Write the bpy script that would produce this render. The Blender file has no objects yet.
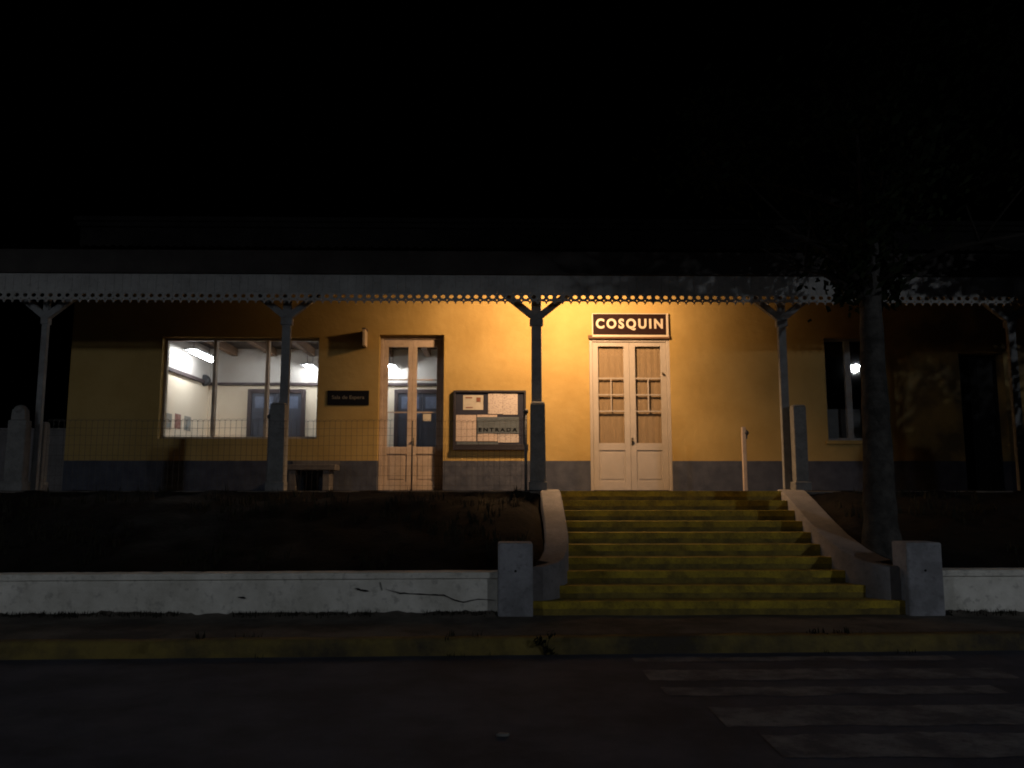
import bpy, bmesh, math, random
from mathutils import Vector, Matrix, noise
random.seed(7)
S = bpy.context.scene
COL = S.collection
R = math.radians

# ------------------------------------------------------------------ camera
F = 828.0
CZ = 1.56
PITCH, YAW = R(7.3), R(1.0)
cam_d = bpy.data.cameras.new('camera'); cam = bpy.data.objects.new('camera', cam_d); COL.objects.link(cam)
cam.location = (0, 0, CZ)
cam.rotation_euler = (R(90) + PITCH, 0, -YAW)
cam_d.sensor_width = 36; cam_d.lens = F / 1024 * 36
cam_d.clip_start = .05; cam_d.clip_end = 2000
S.camera = cam
ROT = cam.rotation_euler.to_matrix()

def at(px, py, Y):
    """world point seen at a pixel of the photograph, on the vertical plane y = Y"""
    d = ROT @ Vector(((px - 512) / F, (384 - py) / F, -1))
    t = Y / d.y
    return Vector((d.x * t, Y, CZ + d.z * t))
def X(px, Y, py=430): return at(px, py, Y).x
def Z(py, Y, px=512): return at(px, py, Y).z

# ------------------------------------------------------------------ materials
def nodes(name):
    m = bpy.data.materials.new(name); m.use_nodes = True
    nt = m.node_tree
    return m, nt, nt.nodes['Principled BSDF']

def mat(name, c, rough=.7, c2=None, scale=3.0, amt=.5, bump=.0, bscale=40, spec=.3, metal=0, grime=0.0):
    m, nt, b = nodes(name)
    N, L = nt.nodes, nt.links
    b.inputs['Roughness'].default_value = rough
    b.inputs['Metallic'].default_value = metal
    b.inputs['Specular IOR Level'].default_value = spec
    tc = N.new('ShaderNodeTexCoord')
    if c2 is None: c2 = tuple(v * .72 for v in c)
    n1 = N.new('ShaderNodeTexNoise'); n1.inputs['Scale'].default_value = scale
    n1.inputs['Detail'].default_value = 9; n1.inputs['Roughness'].default_value = .68
    L.new(tc.outputs['Object'], n1.inputs['Vector'])
    r1 = N.new('ShaderNodeValToRGB')
    r1.color_ramp.elements[0].position = .5 - .22 * (1.2 - amt) ; r1.color_ramp.elements[1].position = .5 + .25 * (1.2 - amt)
    L.new(n1.outputs['Fac'], r1.inputs['Fac'])
    mx = N.new('ShaderNodeMixRGB'); mx.inputs['Color1'].default_value = (*c2, 1); mx.inputs['Color2'].default_value = (*c, 1)
    L.new(r1.outputs['Color'], mx.inputs['Fac'])
    out = mx.outputs['Color']
    if grime > 0:
        n3 = N.new('ShaderNodeTexNoise'); n3.inputs['Scale'].default_value = scale * 6; n3.inputs['Detail'].default_value = 6
        L.new(tc.outputs['Object'], n3.inputs['Vector'])
        r3 = N.new('ShaderNodeValToRGB'); r3.color_ramp.elements[0].position = .56; r3.color_ramp.elements[1].position = .70
        L.new(n3.outputs['Fac'], r3.inputs['Fac'])
        mu = N.new('ShaderNodeMath'); mu.operation = 'MULTIPLY'; mu.inputs[1].default_value = grime
        L.new(r3.outputs['Color'], mu.inputs[0])
        m2 = N.new('ShaderNodeMixRGB'); m2.inputs['Color2'].default_value = (*[v * .3 for v in c], 1)
        L.new(mu.outputs[0], m2.inputs['Fac']); L.new(out, m2.inputs['Color1'])
        out = m2.outputs['Color']
    L.new(out, b.inputs['Base Color'])
    if bump > 0:
        n2 = N.new('ShaderNodeTexNoise'); n2.inputs['Scale'].default_value = bscale; n2.inputs['Detail'].default_value = 5
        L.new(tc.outputs['Object'], n2.inputs['Vector'])
        bp = N.new('ShaderNodeBump'); bp.inputs['Strength'].default_value = bump; bp.inputs['Distance'].default_value = .02
        L.new(n2.outputs['Fac'], bp.inputs['Height']); L.new(bp.outputs['Normal'], b.inputs['Normal'])
    return m

def emit(name, c, s):
    m, nt, b = nodes(name)
    b.inputs['Base Color'].default_value = (.8, .8, .8, 1)
    b.inputs['Emission Color'].default_value = (*c, 1); b.inputs['Emission Strength'].default_value = s
    return m

def glass(name, tint=(.93, .95, .95)):
    m = bpy.data.materials.new(name); m.use_nodes = True
    nt = m.node_tree; N, L = nt.nodes, nt.links
    N.clear()
    o = N.new('ShaderNodeOutputMaterial'); mx = N.new('ShaderNodeMixShader')
    t = N.new('ShaderNodeBsdfTransparent'); t.inputs['Color'].default_value = (*tint, 1)
    g = N.new('ShaderNodeBsdfGlossy'); g.inputs['Roughness'].default_value = .015; g.inputs['Color'].default_value = (1, 1, 1, 1)
    f = N.new('ShaderNodeLayerWeight'); f.inputs['Blend'].default_value = .5
    pw = N.new('ShaderNodeMath'); pw.operation = 'POWER'; pw.inputs[1].default_value = 5; L.new(f.outputs['Facing'], pw.inputs[0])
    a = N.new('ShaderNodeMath'); a.operation = 'MULTIPLY_ADD'; a.inputs[1].default_value = .9; a.inputs[2].default_value = .07
    L.new(pw.outputs[0], a.inputs[0]); L.new(a.outputs[0], mx.inputs[0])
    L.new(t.outputs[0], mx.inputs[1]); L.new(g.outputs[0], mx.inputs[2]); L.new(mx.outputs[0], o.inputs['Surface'])
    return m

def paper(name, c, ink, rows=60.0):
    """printed sheet: rows of broken ink lines"""
    m, nt, b = nodes(name)
    N, L = nt.nodes, nt.links
    b.inputs['Roughness'].default_value = .75
    tc = N.new('ShaderNodeTexCoord')
    mp = N.new('ShaderNodeMapping'); mp.inputs['Scale'].default_value = (28, 1, rows)
    L.new(tc.outputs['Object'], mp.inputs['Vector'])
    n = N.new('ShaderNodeTexNoise'); n.inputs['Scale'].default_value = 1; n.inputs['Detail'].default_value = 1
    L.new(mp.outputs[0], n.inputs['Vector'])
    r = N.new('ShaderNodeValToRGB'); r.color_ramp.elements[0].position = .56; r.color_ramp.elements[1].position = .60
    L.new(n.outputs['Fac'], r.inputs['Fac'])
    mx = N.new('ShaderNodeMixRGB'); mx.inputs['Color1'].default_value = (*c, 1); mx.inputs['Color2'].default_value = (*ink, 1)
    L.new(r.outputs['Color'], mx.inputs['Fac']); L.new(mx.outputs[0], b.inputs['Base Color'])
    return m

def wall_paint():
    """ochre yellow limewash over a grey dado band, stains and patched plaster"""
    m, nt, b = nodes('ochre_wall_paint')
    N, L = nt.nodes, nt.links
    b.inputs['Roughness'].default_value = .85; b.inputs['Specular IOR Level'].default_value = .15
    g = N.new('ShaderNodeTexCoord')
    sx = N.new('ShaderNodeSeparateXYZ'); L.new(g.outputs['Object'], sx.inputs[0])
    n1 = N.new('ShaderNodeTexNoise'); n1.inputs['Scale'].default_value = 1.1; n1.inputs['Detail'].default_value = 10; n1.inputs['Roughness'].default_value = .6
    L.new(g.outputs['Object'], n1.inputs['Vector'])
    r1 = N.new('ShaderNodeValToRGB'); r1.color_ramp.elements[0].position = .35; r1.color_ramp.elements[1].position = .62
    r1.color_ramp.elements[0].color = (.285, .195, .066, 1); r1.color_ramp.elements[1].color = (.345, .242, .088, 1)
    L.new(n1.outputs['Fac'], r1.inputs['Fac'])
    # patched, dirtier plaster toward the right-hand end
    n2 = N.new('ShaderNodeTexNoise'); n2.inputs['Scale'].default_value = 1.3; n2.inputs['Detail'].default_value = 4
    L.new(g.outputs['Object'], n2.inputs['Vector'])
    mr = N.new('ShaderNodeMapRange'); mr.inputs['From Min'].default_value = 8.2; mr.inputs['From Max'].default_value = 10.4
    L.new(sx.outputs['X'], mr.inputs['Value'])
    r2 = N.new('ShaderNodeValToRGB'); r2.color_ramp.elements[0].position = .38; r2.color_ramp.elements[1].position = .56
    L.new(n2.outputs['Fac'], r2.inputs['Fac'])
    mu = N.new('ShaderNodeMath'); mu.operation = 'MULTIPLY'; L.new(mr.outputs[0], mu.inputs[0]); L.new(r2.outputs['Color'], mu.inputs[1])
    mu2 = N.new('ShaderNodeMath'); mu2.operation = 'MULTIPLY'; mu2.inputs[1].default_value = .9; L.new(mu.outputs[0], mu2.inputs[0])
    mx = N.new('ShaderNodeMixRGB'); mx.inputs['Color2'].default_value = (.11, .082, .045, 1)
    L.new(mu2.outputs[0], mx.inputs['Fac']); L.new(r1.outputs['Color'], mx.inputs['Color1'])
    # dado
    nd = N.new('ShaderNodeTexNoise'); nd.inputs['Scale'].default_value = 5; nd.inputs['Detail'].default_value = 8
    L.new(g.outputs['Object'], nd.inputs['Vector'])
    rd = N.new('ShaderNodeValToRGB'); rd.color_ramp.elements[0].color = (.038, .044, .062, 1); rd.color_ramp.elements[1].color = (.070, .076, .098, 1)
    rd.color_ramp.elements[0].position = .3; rd.color_ramp.elements[1].position = .7
    L.new(nd.outputs['Fac'], rd.inputs['Fac'])
    ad = N.new('ShaderNodeMath'); ad.operation = 'MULTIPLY_ADD'; ad.inputs[1].default_value = .012
    L.new(nd.outputs['Fac'], ad.inputs[0]); L.new(sx.outputs['Z'], ad.inputs[2])
    lt = N.new('ShaderNodeMath'); lt.operation = 'LESS_THAN'; lt.inputs[1].default_value = .545; L.new(ad.outputs[0], lt.inputs[0])
    m3 = N.new('ShaderNodeMixRGB'); L.new(lt.outputs[0], m3.inputs['Fac']); L.new(mx.outputs[0], m3.inputs['Color1']); L.new(rd.outputs[0], m3.inputs['Color2'])
    L.new(m3.outputs[0], b.inputs['Base Color'])
    nb = N.new('ShaderNodeTexNoise'); nb.inputs['Scale'].default_value = 9; nb.inputs['Detail'].default_value = 7
    L.new(g.outputs['Object'], nb.inputs['Vector'])
    bp = N.new('ShaderNodeBump'); bp.inputs['Strength'].default_value = .28; bp.inputs['Distance'].default_value = .03
    L.new(nb.outputs['Fac'], bp.inputs['Height']); L.new(bp.outputs[0], b.inputs['Normal'])
    return m

def whitewash():
    m = mat('old_whitewash', (.80, .79, .73), .9, (.56, .55, .49), 2.2, .6, .5, 18, .1, grime=.45)
    return m

M = dict(
    wall=wall_paint(),
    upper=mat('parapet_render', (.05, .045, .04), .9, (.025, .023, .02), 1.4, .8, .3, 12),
    roofsheet=mat('rusty_roof_sheet', (.05, .043, .038), .7, (.025, .02, .018), 2, .6),
    ceilwood=mat('canopy_boards', (.10, .07, .05), .8, (.06, .045, .03), 4, .6),
    fascia=mat('grey_painted_timber', (.37, .37, .36), .75, (.26, .26, .25), 2.5, .6, .15, 30, grime=.3),
    postpaint=mat('grey_post_paint', (.22, .23, .235), .7, (.15, .15, .15), 4, .6, .15, 30, grime=.3),
    doorwhite=mat('white_door_paint', (.34, .305, .275), .5, (.30, .27, .24), 3, .5, .05, 30),
    doorold=mat('weathered_door_paint', (.42, .34, .28), .6, (.33, .265, .215), 4, .7, .12, 30, grime=.25),
    framewood=mat('window_frame_paint', (.42, .36, .28), .6, (.30, .24, .18), 6, .6),
    lintel=mat('brown_lintel', (.12, .06, .03), .7),
    curtain=mat('tan_curtain', (.27, .19, .115), .9, (.245, .17, .10), 3, .4),
    glass=glass('window_glass'),
    darkmetal=mat('dark_metal', (.035, .035, .04), .5, spec=.5),
    brass=mat('door_knob_metal', (.12, .10, .07), .4, metal=.8),
    signbrown=mat('sign_dark_brown', (.018, .007, .006), .7, spec=.1),
    signcream=mat('sign_cream_paint', (.50, .42, .34), .6, (.44, .37, .29), 8, .4),
    black=mat('black_plate', (.008, .008, .010), .6, spec=.1),
    faded=mat('faded_lettering', (.20, .18, .14), .7),
    boardframe=mat('notice_board_frame', (.020, .018, .026), .6),
    boardback=mat('notice_board_backing', (.018, .021, .040), .8),
    greyplate=mat('grey_plate', (.085, .105, .125), .8),
    ink=mat('black_ink', (.004, .004, .005), .9, spec=.02),
    paper1=paper('printed_notice', (.42, .37, .345), (.24, .21, .21)),
    paper2=paper('printed_notice_faded', (.40, .33, .29), (.27, .22, .20), 80),
    paperwhite=mat('plain_paper', (.46, .43, .37), .8),
    redpic=mat('brown_picture', (.20, .08, .05), .7),
    pencil=mat('flag_sign_face', (.62, .50, .36), .6),
    concrete=mat('pillar_grey_paint', (.33, .34, .37), .85, (.20, .205, .22), 2.3, .75, .4, 25, .2, grime=.45),
    cheek=mat('stair_wall_paint', (.22, .21, .215), .85, (.15, .145, .145), 2.5, .6, .3, 20, .2, grime=.3),
    postconc=mat('concrete_post', (.20, .20, .195), .9, (.13, .13, .125), 5, .6, .3, 30, .2, grime=.3),
    whitewash=whitewash(),
    crack=mat('open_crack', (.012, .011, .010), .95),
    yellow=mat('worn_yellow_paint', (.46, .345, .035), .8, (.18, .135, .03), 5, .55, .3, 40, .2, grime=.5),
    step=mat('step_concrete', (.25, .19, .042), .9, (.12, .095, .034), 4, .7, .4, 30, .2),
    kerb=mat('kerb_yellow_worn', (.20, .155, .045), .9, (.052, .045, .034), .8, .75, .5, 20, .2, grime=.5),
    soil=mat('dark_soil', (.015, .0125, .010), .95, (.007, .006, .005), 3, .7, .8, 14, .1),
    asphalt=mat('asphalt', (.070, .074, .096), .85, (.038, .040, .053), 1.1, .75, .5, 160, .25),
    patch=mat('asphalt_patch', (.030, .030, .034), .85, (.022, .022, .026), 3, .6, .4, 150, .25),
    zebra=mat('worn_road_paint', (.165, .165, .172), .85, (.070, .071, .082), 3.2, .8, .4, 120, .2, grime=.5),
    sidewalk=mat('dirty_pavement', (.125, .112, .095), .95, (.058, .052, .045), 1.2, .8, .7, 25, .15),
    platform=mat('platform_tiles', (.13, .115, .10), .8, (.09, .08, .07), 2, .6),
    roomwall=mat('room_cream_wall', (.82, .70, .55), .85, (.76, .64, .49), 1.5, .5),
    roomupper=mat('room_upper_wall', (.62, .58, .53), .85, (.55, .50, .46), 1.5, .5),
    roomfloor=mat('room_floor', (.20, .14, .10), .6),
    roomceil=mat('room_dark_ceiling', (.06, .042, .036), .8, (.035, .025, .02), 3, .6),
    beam=mat('room_beam', (.16, .09, .05), .7, (.10, .055, .03), 5, .6),
    rail=mat('dark_rail', (.07, .05, .05), .6),
    bluedoor=mat('dark_blue_grey_door', (.065, .07, .09), .5, (.05, .053, .07), 4, .5),
    bluepane=mat('blue_grey_pane', (.17, .20, .28), .25, (.12, .14, .20), 9, .5, spec=.5),
    poster=mat('poster_blue', (.10, .20, .24), .6, (.45, .34, .25), 9, .2),
    posterred=mat('poster_red', (.22, .06, .05), .6, (.40, .25, .2), 14, .4),
    tube=emit('lit_tube', (.92, .96, 1.0), 76),
    fixture=mat('white_fixture', (.7, .7, .7), .4),
    lens=emit('street_lamp_lens', (.80, .86, 1.0), 500),
    bulb=emit('lit_bulb', (1.0, .66, .32), 60),
    galv=mat('galvanised_steel', (.16, .165, .17), .55, metal=.3),
    wire=mat('dull_fence_wire', (.06, .055, .05), .6, metal=.3),
    bark=mat('tree_bark', (.075, .072, .067), .95, (.034, .033, .031), 5, .7, .9, 16, .1),
    leaf=mat('dark_leaf', (.016, .022, .010), .9, (.009, .013, .006), 3, .6, spec=.03),
    limb=mat('shaded_limb_bark', (.030, .027, .024), .95, (.016, .014, .012), 6, .7, spec=.05),  # darker copy of the bark, with the crown's shade put into the colour
    grass=mat('dry_grass', (.022, .021, .011), .95, (.012, .012, .007), 3, .6),
    litter=mat('crumpled_paper', (.22, .22, .21), .8),
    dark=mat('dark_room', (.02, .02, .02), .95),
    greycurtain=mat('grey_curtain', (.20, .20, .20), .9),
    bench=mat('concrete_bench', (.13, .12, .11), .85, (.09, .08, .075), 4, .6, .3, 25),
)

# ------------------------------------------------------------------ mesh helpers
ORI = {}
class MB:
    def __init__(s): s.v = []; s.f = []; s.sm = []
    def box(s, x0, x1, y0, y1, z0, z1):
        b = len(s.v)
        s.v += [(x0,y0,z0),(x1,y0,z0),(x1,y1,z0),(x0,y1,z0),(x0,y0,z1),(x1,y0,z1),(x1,y1,z1),(x0,y1,z1)]
        for q in ((0,3,2,1),(4,5,6,7),(0,1,5,4),(1,2,6,5),(2,3,7,6),(3,0,4,7)):
            s.f.append(tuple(b + i for i in q)); s.sm.append(False)
        return s
    def taperbox(s, cx, cy, z0, z1, w0, d0, w1, d1):
        b = len(s.v)
        for z, w, d in ((z0, w0, d0), (z1, w1, d1)):
            s.v += [(cx-w/2,cy-d/2,z),(cx+w/2,cy-d/2,z),(cx+w/2,cy+d/2,z),(cx-w/2,cy+d/2,z)]
        for q in ((0,3,2,1),(4,5,6,7),(0,1,5,4),(1,2,6,5),(2,3,7,6),(3,0,4,7)):
            s.f.append(tuple(b + i for i in q)); s.sm.append(False)
        return s
    def quad(s, *p):
        b = len(s.v); s.v += [tuple(q) for q in p]; s.f.append(tuple(range(b, b + len(p)))); s.sm.append(False); return s
    def tube(s, pts, rad, n=8, smooth=True, caps=True):
        pts = [Vector(p) for p in pts]
        if not hasattr(rad, '__len__'): rad = [rad] * len(pts)
        base = len(s.v); prev = None
        for i, p in enumerate(pts):
            d = (pts[min(i+1, len(pts)-1)] - pts[max(i-1, 0)]).normalized()
            if prev is None:
                u = d.orthogonal().normalized()
            else:
                u = (prev - d * prev.dot(d)).normalized()
            prev = u; w = d.cross(u)
            for k in range(n):
                a = 2 * math.pi * k / n
                s.v.append(tuple(p + (u * math.cos(a) + w * math.sin(a)) * rad[i]))
        for i in range(len(pts) - 1):
            for k in range(n):
                a = base + i*n + k; b2 = base + i*n + (k+1) % n
                s.f.append((a, b2, b2 + n, a + n)); s.sm.append(smooth)
        if caps:
            s.f.append(tuple(base + k for k in reversed(range(n)))); s.sm.append(False)
            s.f.append(tuple(base + (len(pts)-1)*n + k for k in range(n))); s.sm.append(False)
        return s
    def beam(s, p0, p1, w, d):
        """square timber from p0 to p1, in the xz plane, width w, depth d along y"""
        p0, p1 = Vector(p0), Vector(p1); t = (p1 - p0).normalized(); n = Vector((-t.z, 0, t.x)) * (w / 2); y = Vector((0, d / 2, 0))
        b = len(s.v)
        for p in (p0, p1):
            for q in (-n - y, n - y, n + y, -n + y): s.v.append(tuple(p + q))
        for q in ((0,3,2,1),(4,5,6,7),(0,1,5,4),(1,2,6,5),(2,3,7,6),(3,0,4,7)):
            s.f.append(tuple(b + i for i in q)); s.sm.append(False)
        return s
    def sphere(s, c, r, n=12, m=8, sz=1.0):
        pts = []
        base = len(s.v)
        for i in range(m + 1):
            th = math.pi * i / m
            for k in range(n):
                a = 2 * math.pi * k / n
                s.v.append((c[0] + r*math.sin(th)*math.cos(a), c[1] + r*math.sin(th)*math.sin(a), c[2] + r*sz*math.cos(th)))
        for i in range(m):
            for k in range(n):
                s.f.append((base+i*n+k, base+(i+1)*n+k, base+(i+1)*n+(k+1)%n, base+i*n+(k+1)%n)); s.sm.append(True)
        return s
    def build(s, name, material, parent=None, bevel=0, origin=None):
        o0 = Vector(ORI.get(parent.name, (0, 0, 0))) if parent else Vector(origin or (0, 0, 0))
        me = bpy.data.meshes.new(name)
        me.from_pydata([tuple(Vector(v) - o0) for v in s.v], [], s.f)
        me.polygons.foreach_set('use_smooth', s.sm)
        bm = bmesh.new(); bm.from_mesh(me)
        bmesh.ops.remove_doubles(bm, verts=bm.verts, dist=1e-6) if len(s.v) < 20000 else None
        bmesh.ops.recalc_face_normals(bm, faces=bm.faces)
        bm.to_mesh(me); bm.free()
        me.materials.append(material); me.update()
        o = bpy.data.objects.new(name, me); COL.objects.link(o)
        if parent: o.parent = parent; ORI[o.name] = o0
        else: o.location = o0; ORI[o.name] = o0
        if bevel:
            b = o.modifiers.new('bevel', 'BEVEL'); b.width = bevel; b.segments = 2; b.limit_method = 'ANGLE'
        return o

def empty(name, loc, label, cat, group=None):
    o = bpy.data.objects.new(name, None); COL.objects.link(o); o.location = loc; ORI[o.name] = Vector(loc)
    o.empty_display_size = .2
    return tag(o, label, cat, group)
def tag(o, label, cat, group=None, kind=None):
    if label: o['label'] = label
    if cat: o['category'] = cat
    if group: o['group'] = group
    if kind: o['kind'] = kind
    return o
def structure(o): o['kind'] = 'structure'; return o
def dup(o, loc, label, parent=None, group=None):
    """copy a thing with its parts and sub-parts"""
    c = o.copy(); COL.objects.link(c); c.location = loc; c.parent = parent
    if label: c['label'] = label
    if group: c['group'] = group
    ORI[c.name] = Vector(loc)
    for ch in list(o.children):
        dup_child(ch, c)
    return c
def dup_child(ch, parent):
    d = ch.copy(); COL.objects.link(d); d.parent = parent; d.location = ch.location
    ORI[d.name] = ORI[parent.name]
    for g in list(ch.children): dup_child(g, d)

def curve_mesh(cu, name):
    """turn a filled 2D curve or a text into a mesh and throw the curve away"""
    o = bpy.data.objects.new('tmp', cu); COL.objects.link(o)
    dg = bpy.context.evaluated_depsgraph_get(); dg.update()
    me = bpy.data.meshes.new_from_object(o.evaluated_get(dg)); me.name = name
    bpy.data.objects.remove(o)
    return me
def text(name, body, center, width, height, material, parent, fat=0.0, depth=.004, spacing=1.0):
    cu = bpy.data.curves.new(name, 'FONT'); cu.body = body; cu.align_x = 'CENTER'; cu.align_y = 'CENTER'
    cu.offset = fat; cu.extrude = depth; cu.space_character = spacing; cu.size = 1; cu.resolution_u = 4
    me = curve_mesh(cu, name)
    xs = [v.co.x for v in me.vertices]; ys = [v.co.y for v in me.vertices]
    sx, sy = width / (max(xs) - min(xs)), height / (max(ys) - min(ys))
    mx, my = (max(xs) + min(xs)) / 2, (max(ys) + min(ys)) / 2
    c = Vector(center) - ORI[parent.name]
    for v in me.vertices:
        x, y, z = (v.co.x - mx) * sx, (v.co.y - my) * sy, v.co.z
        v.co = Vector((c.x + x, c.y - z, c.z + y))
    me.materials.clear(); me.materials.append(material)
    o = bpy.data.objects.new(name, me); COL.objects.link(o); o.parent = parent
    return o

# ------------------------------------------------------------------ key planes (metres from the camera)
YW, YC, YF, YE, YP = 15.0, 12.78, 12.50, 12.43, 9.45
PZ = 1.545                                   # platform level
SW = .175
RZ = .025                                    # road level
#                                  # pavement level

# ------------------------------------------------------------------ ground, road, pavement
def sheet(name, x0, x1, y0, y1, z, material, nx=1, ny=1, amp=0, fs=1.0, skew=0.0):
    mb = MB()
    for j in range(ny + 1):
        for i in range(nx + 1):
            x = x0 + (x1 - x0) * i / nx; y = y0 + (y1 - y0) * j / ny
            mb.v.append((x, y + skew * x, z + (amp * noise.noise((x * fs, y * fs, 3.1)) if amp else 0)))
    for j in range(ny):
        for i in range(nx):
            a = j * (nx + 1) + i
            mb.f.append((a, a + 1, a + nx + 2, a + nx + 1)); mb.sm.append(True)
    return structure(mb.build(name, material))

sheet('ground', -400, 400, -400, 400, -.03, M['soil'])
SK = .030                                    # the kerb runs slightly out of square with the station
road = sheet('road', -60, 60, -6, 8.02, RZ, M['asphalt'], 1, 1, skew=SK)
kerbY = 8.02
mb = MB()
kx = [-60, -16] + [-16 + .1 * i for i in range(1, 321)] + [60]
for x in kx:
    dz = .010 * noise.noise((x * .7, 2, 0)) + .008 * noise.noise((x * 4, 2, 5)); dy = .012 * noise.noise((x * .9, 7, 0)) + .006 * noise.noise((x * 5, 7, 3))
    y0 = kerbY + SK * x + dy
    mb.v += [(x, y0 - .01, -.02), (x, y0 + .010, SW + dz - .035), (x, y0 + .020, SW + dz - .012), (x, y0 + .045, SW + dz), (x, y0 + .17, SW + dz), (x, y0 + .17, -.02)]
for i in range(len(kx) - 1):
    for q in range(5): mb.f.append((i*6+q, i*6+q+1, i*6+q+7, i*6+q+6)); mb.sm.append(True)
structure(mb.build('kerb', M['kerb']))
sheet('pavement', -60, 60, kerbY + .155, 9.9, SW - .012, M['sidewalk'], 240, 8, .012, 2.2, 0)
for o in bpy.data.objects:
    if o.name == 'pavement':
        for v in o.data.vertices:
            f = (9.9 - v.co.y) / (9.9 - kerbY - .155)
            v.co.y += SK * v.co.x * f
# zebra crossing bars, worn, on the road near the stairs
def zebra_bar(y0, y1, x0, x1, k):
    mb = MB(); n = 120
    ring = []
    for i in range(n + 1):
        x = x0 + (x1 - x0) * i / n
        ring.append((x, y0 + .05 * noise.noise((x * 2, k, 0)) + .03 * noise.noise((x * 11, k, 0)) + SK * x * .4, RZ + .004))
    for i in range(n, -1, -1):
        x = x0 + (x1 - x0) * i / n
        ring.append((x, y1 + .05 * noise.noise((x * 2, k, 5)) + .03 * noise.noise((x * 11, k, 5)) + SK * x * .4, RZ + .004))
    for i in range(n):
        mb.quad(ring[i], ring[i+1], ring[2*n - i], ring[2*n + 1 - i])
    o = mb.build('zebra_stripe', M['zebra']); structure(o)
zebra_bar(6.92, 7.32, 1.24, 4.3, 1); zebra_bar(6.42, 6.68, 1.28, 3.9, 6); zebra_bar(5.60, 6.10, 1.50, 4.7, 2); zebra_bar(4.95, 5.42, 1.66, 5.0, 3); zebra_bar(7.66, 7.86, 1.24, 4.2, 4); zebra_bar(4.2, 4.6, 1.25, 5.2, 5)
# ------------------------------------------------------------------ embankment + platform + stairs
XL = [(9.50, .41), (9.62, .52), (9.78, .68), (10.0, .80), (10.3, .87), (10.8, .915), (11.4, .93), (12.0, .935), (12.62, .94)]
XR = [(9.50, 4.62), (9.62, 4.50), (9.78, 4.36), (10.0, 4.26), (10.3, 4.20), (10.8, 4.18), (11.4, 4.19), (12.0, 4.22), (12.62, 4.25)]
def lerp(tab, y):
    for (y0, a), (y1, b) in zip(tab[:-1], tab[1:]):
        if y <= y1: return a + (b - a) * max(0, (y - y0)) / (y1 - y0)
    return tab[-1][1]
TOPZ = [(9.5, .68), (9.9, .735), (10.3, .84), (10.8, .985), (11.4, 1.20), (12.0, 1.415), (12.43, 1.555), (12.62, 1.57)]

def bank(x0, x1, name):
    mb = MB(); nx, ny = int((x1 - x0) / .12), 24
    for j in range(ny + 1):
        t = j / ny; y = 9.70 + (YE + .03 - 9.70) * t
        for i in range(nx + 1):
            x = x0 + (x1 - x0) * i / nx
            z = .52 + (PZ - .03 - .52) * (t ** .8) + .09 * noise.noise((x * 1.3, y * 1.3, 1)) + .05 * noise.noise((x * 4, y * 4, 2))
            ed = (x - .30) / .35 if x < 2 else (5.0 - x) / .45
            z -= .22 * min(1, max(0, ed))
            if j == ny: z = PZ + .008 + .012 * noise.noise((x * 3, 0, 4))
            xx = min(x, lerp(XL, y) - .07) if x < 2 else max(x, lerp(XR, y) + .07)      # stays under the stair side walls
            mb.v.append((xx, y, z))
    for j in range(ny):
        for i in range(nx):
            a = j * (nx + 1) + i
            mb.f.append((a, a + 1, a + nx + 2, a + nx + 1)); mb.sm.append(True)
    return structure(mb.build(name, M['soil']))
bank(-26, .74, 'embankment'); bank(4.44, 26, 'embankment')
mb = MB(); mb.box(-26, 26, YE + .002, 24, -.02, PZ)
structure(mb.build('platform', M['platform'], bevel=.012))

st = empty('staircase', (2.56, 9.5, SW), 'wide flight of concrete steps with worn yellow edges between curved side walls', 'staircase')
for k in range(10):
    y0 = 9.55 + .32 * k; z0, z1 = SW + .137 * k, SW + .137 * (k + 1)
    if k == 9: z1 = PZ - .001
    xl, xr = lerp(XL, y0) - .10, lerp(XR, y0) + .10
    y1 = y0 + .36 if k < 9 else YE
    mb = MB(); mb.box(xl, xr, y0, y1 if k < 9 else YE + .0005, .10 if k == 0 else z0 - .10, z1)
    if k == 9:
        mb = MB(); mb.box(xl, xr, YE - .008, YE - .0005, z0 - .1, z1)
        y0 = YE - .008
    s = mb.build('step', M['step'], st, .008)
    # painted nosing: the upper part of the riser and the front edge of the tread
    mb = MB(); n = 70
    def wob(x, q): return .010 * noise.noise((x * 4, k * 3.3, q)) + .006 * noise.noise((x * 15, k, q))
    for i in range(n):
        xa, xb = xl + (xr - xl) * i / n, xl + (xr - xl) * (i + 1) / n
        ya, yb = wob(xa, 1), wob(xb, 1); za, zb = wob(xa, 4), wob(xb, 4)
        mb.quad((xa, y0 - .004, z1 - .078 + za), (xb, y0 - .004, z1 - .078 + zb), (xb, y0 - .004, z1 + .003), (xa, y0 - .004, z1 + .003))
        mb.quad((xa, y0 - .004, z1 + .003), (xb, y0 - .004, z1 + .003), (xb, y0 + .075 + yb, z1 + .003), (xa, y0 + .075 + ya, z1 + .003))
    mb.build('nosing', M['yellow'], s)

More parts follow.
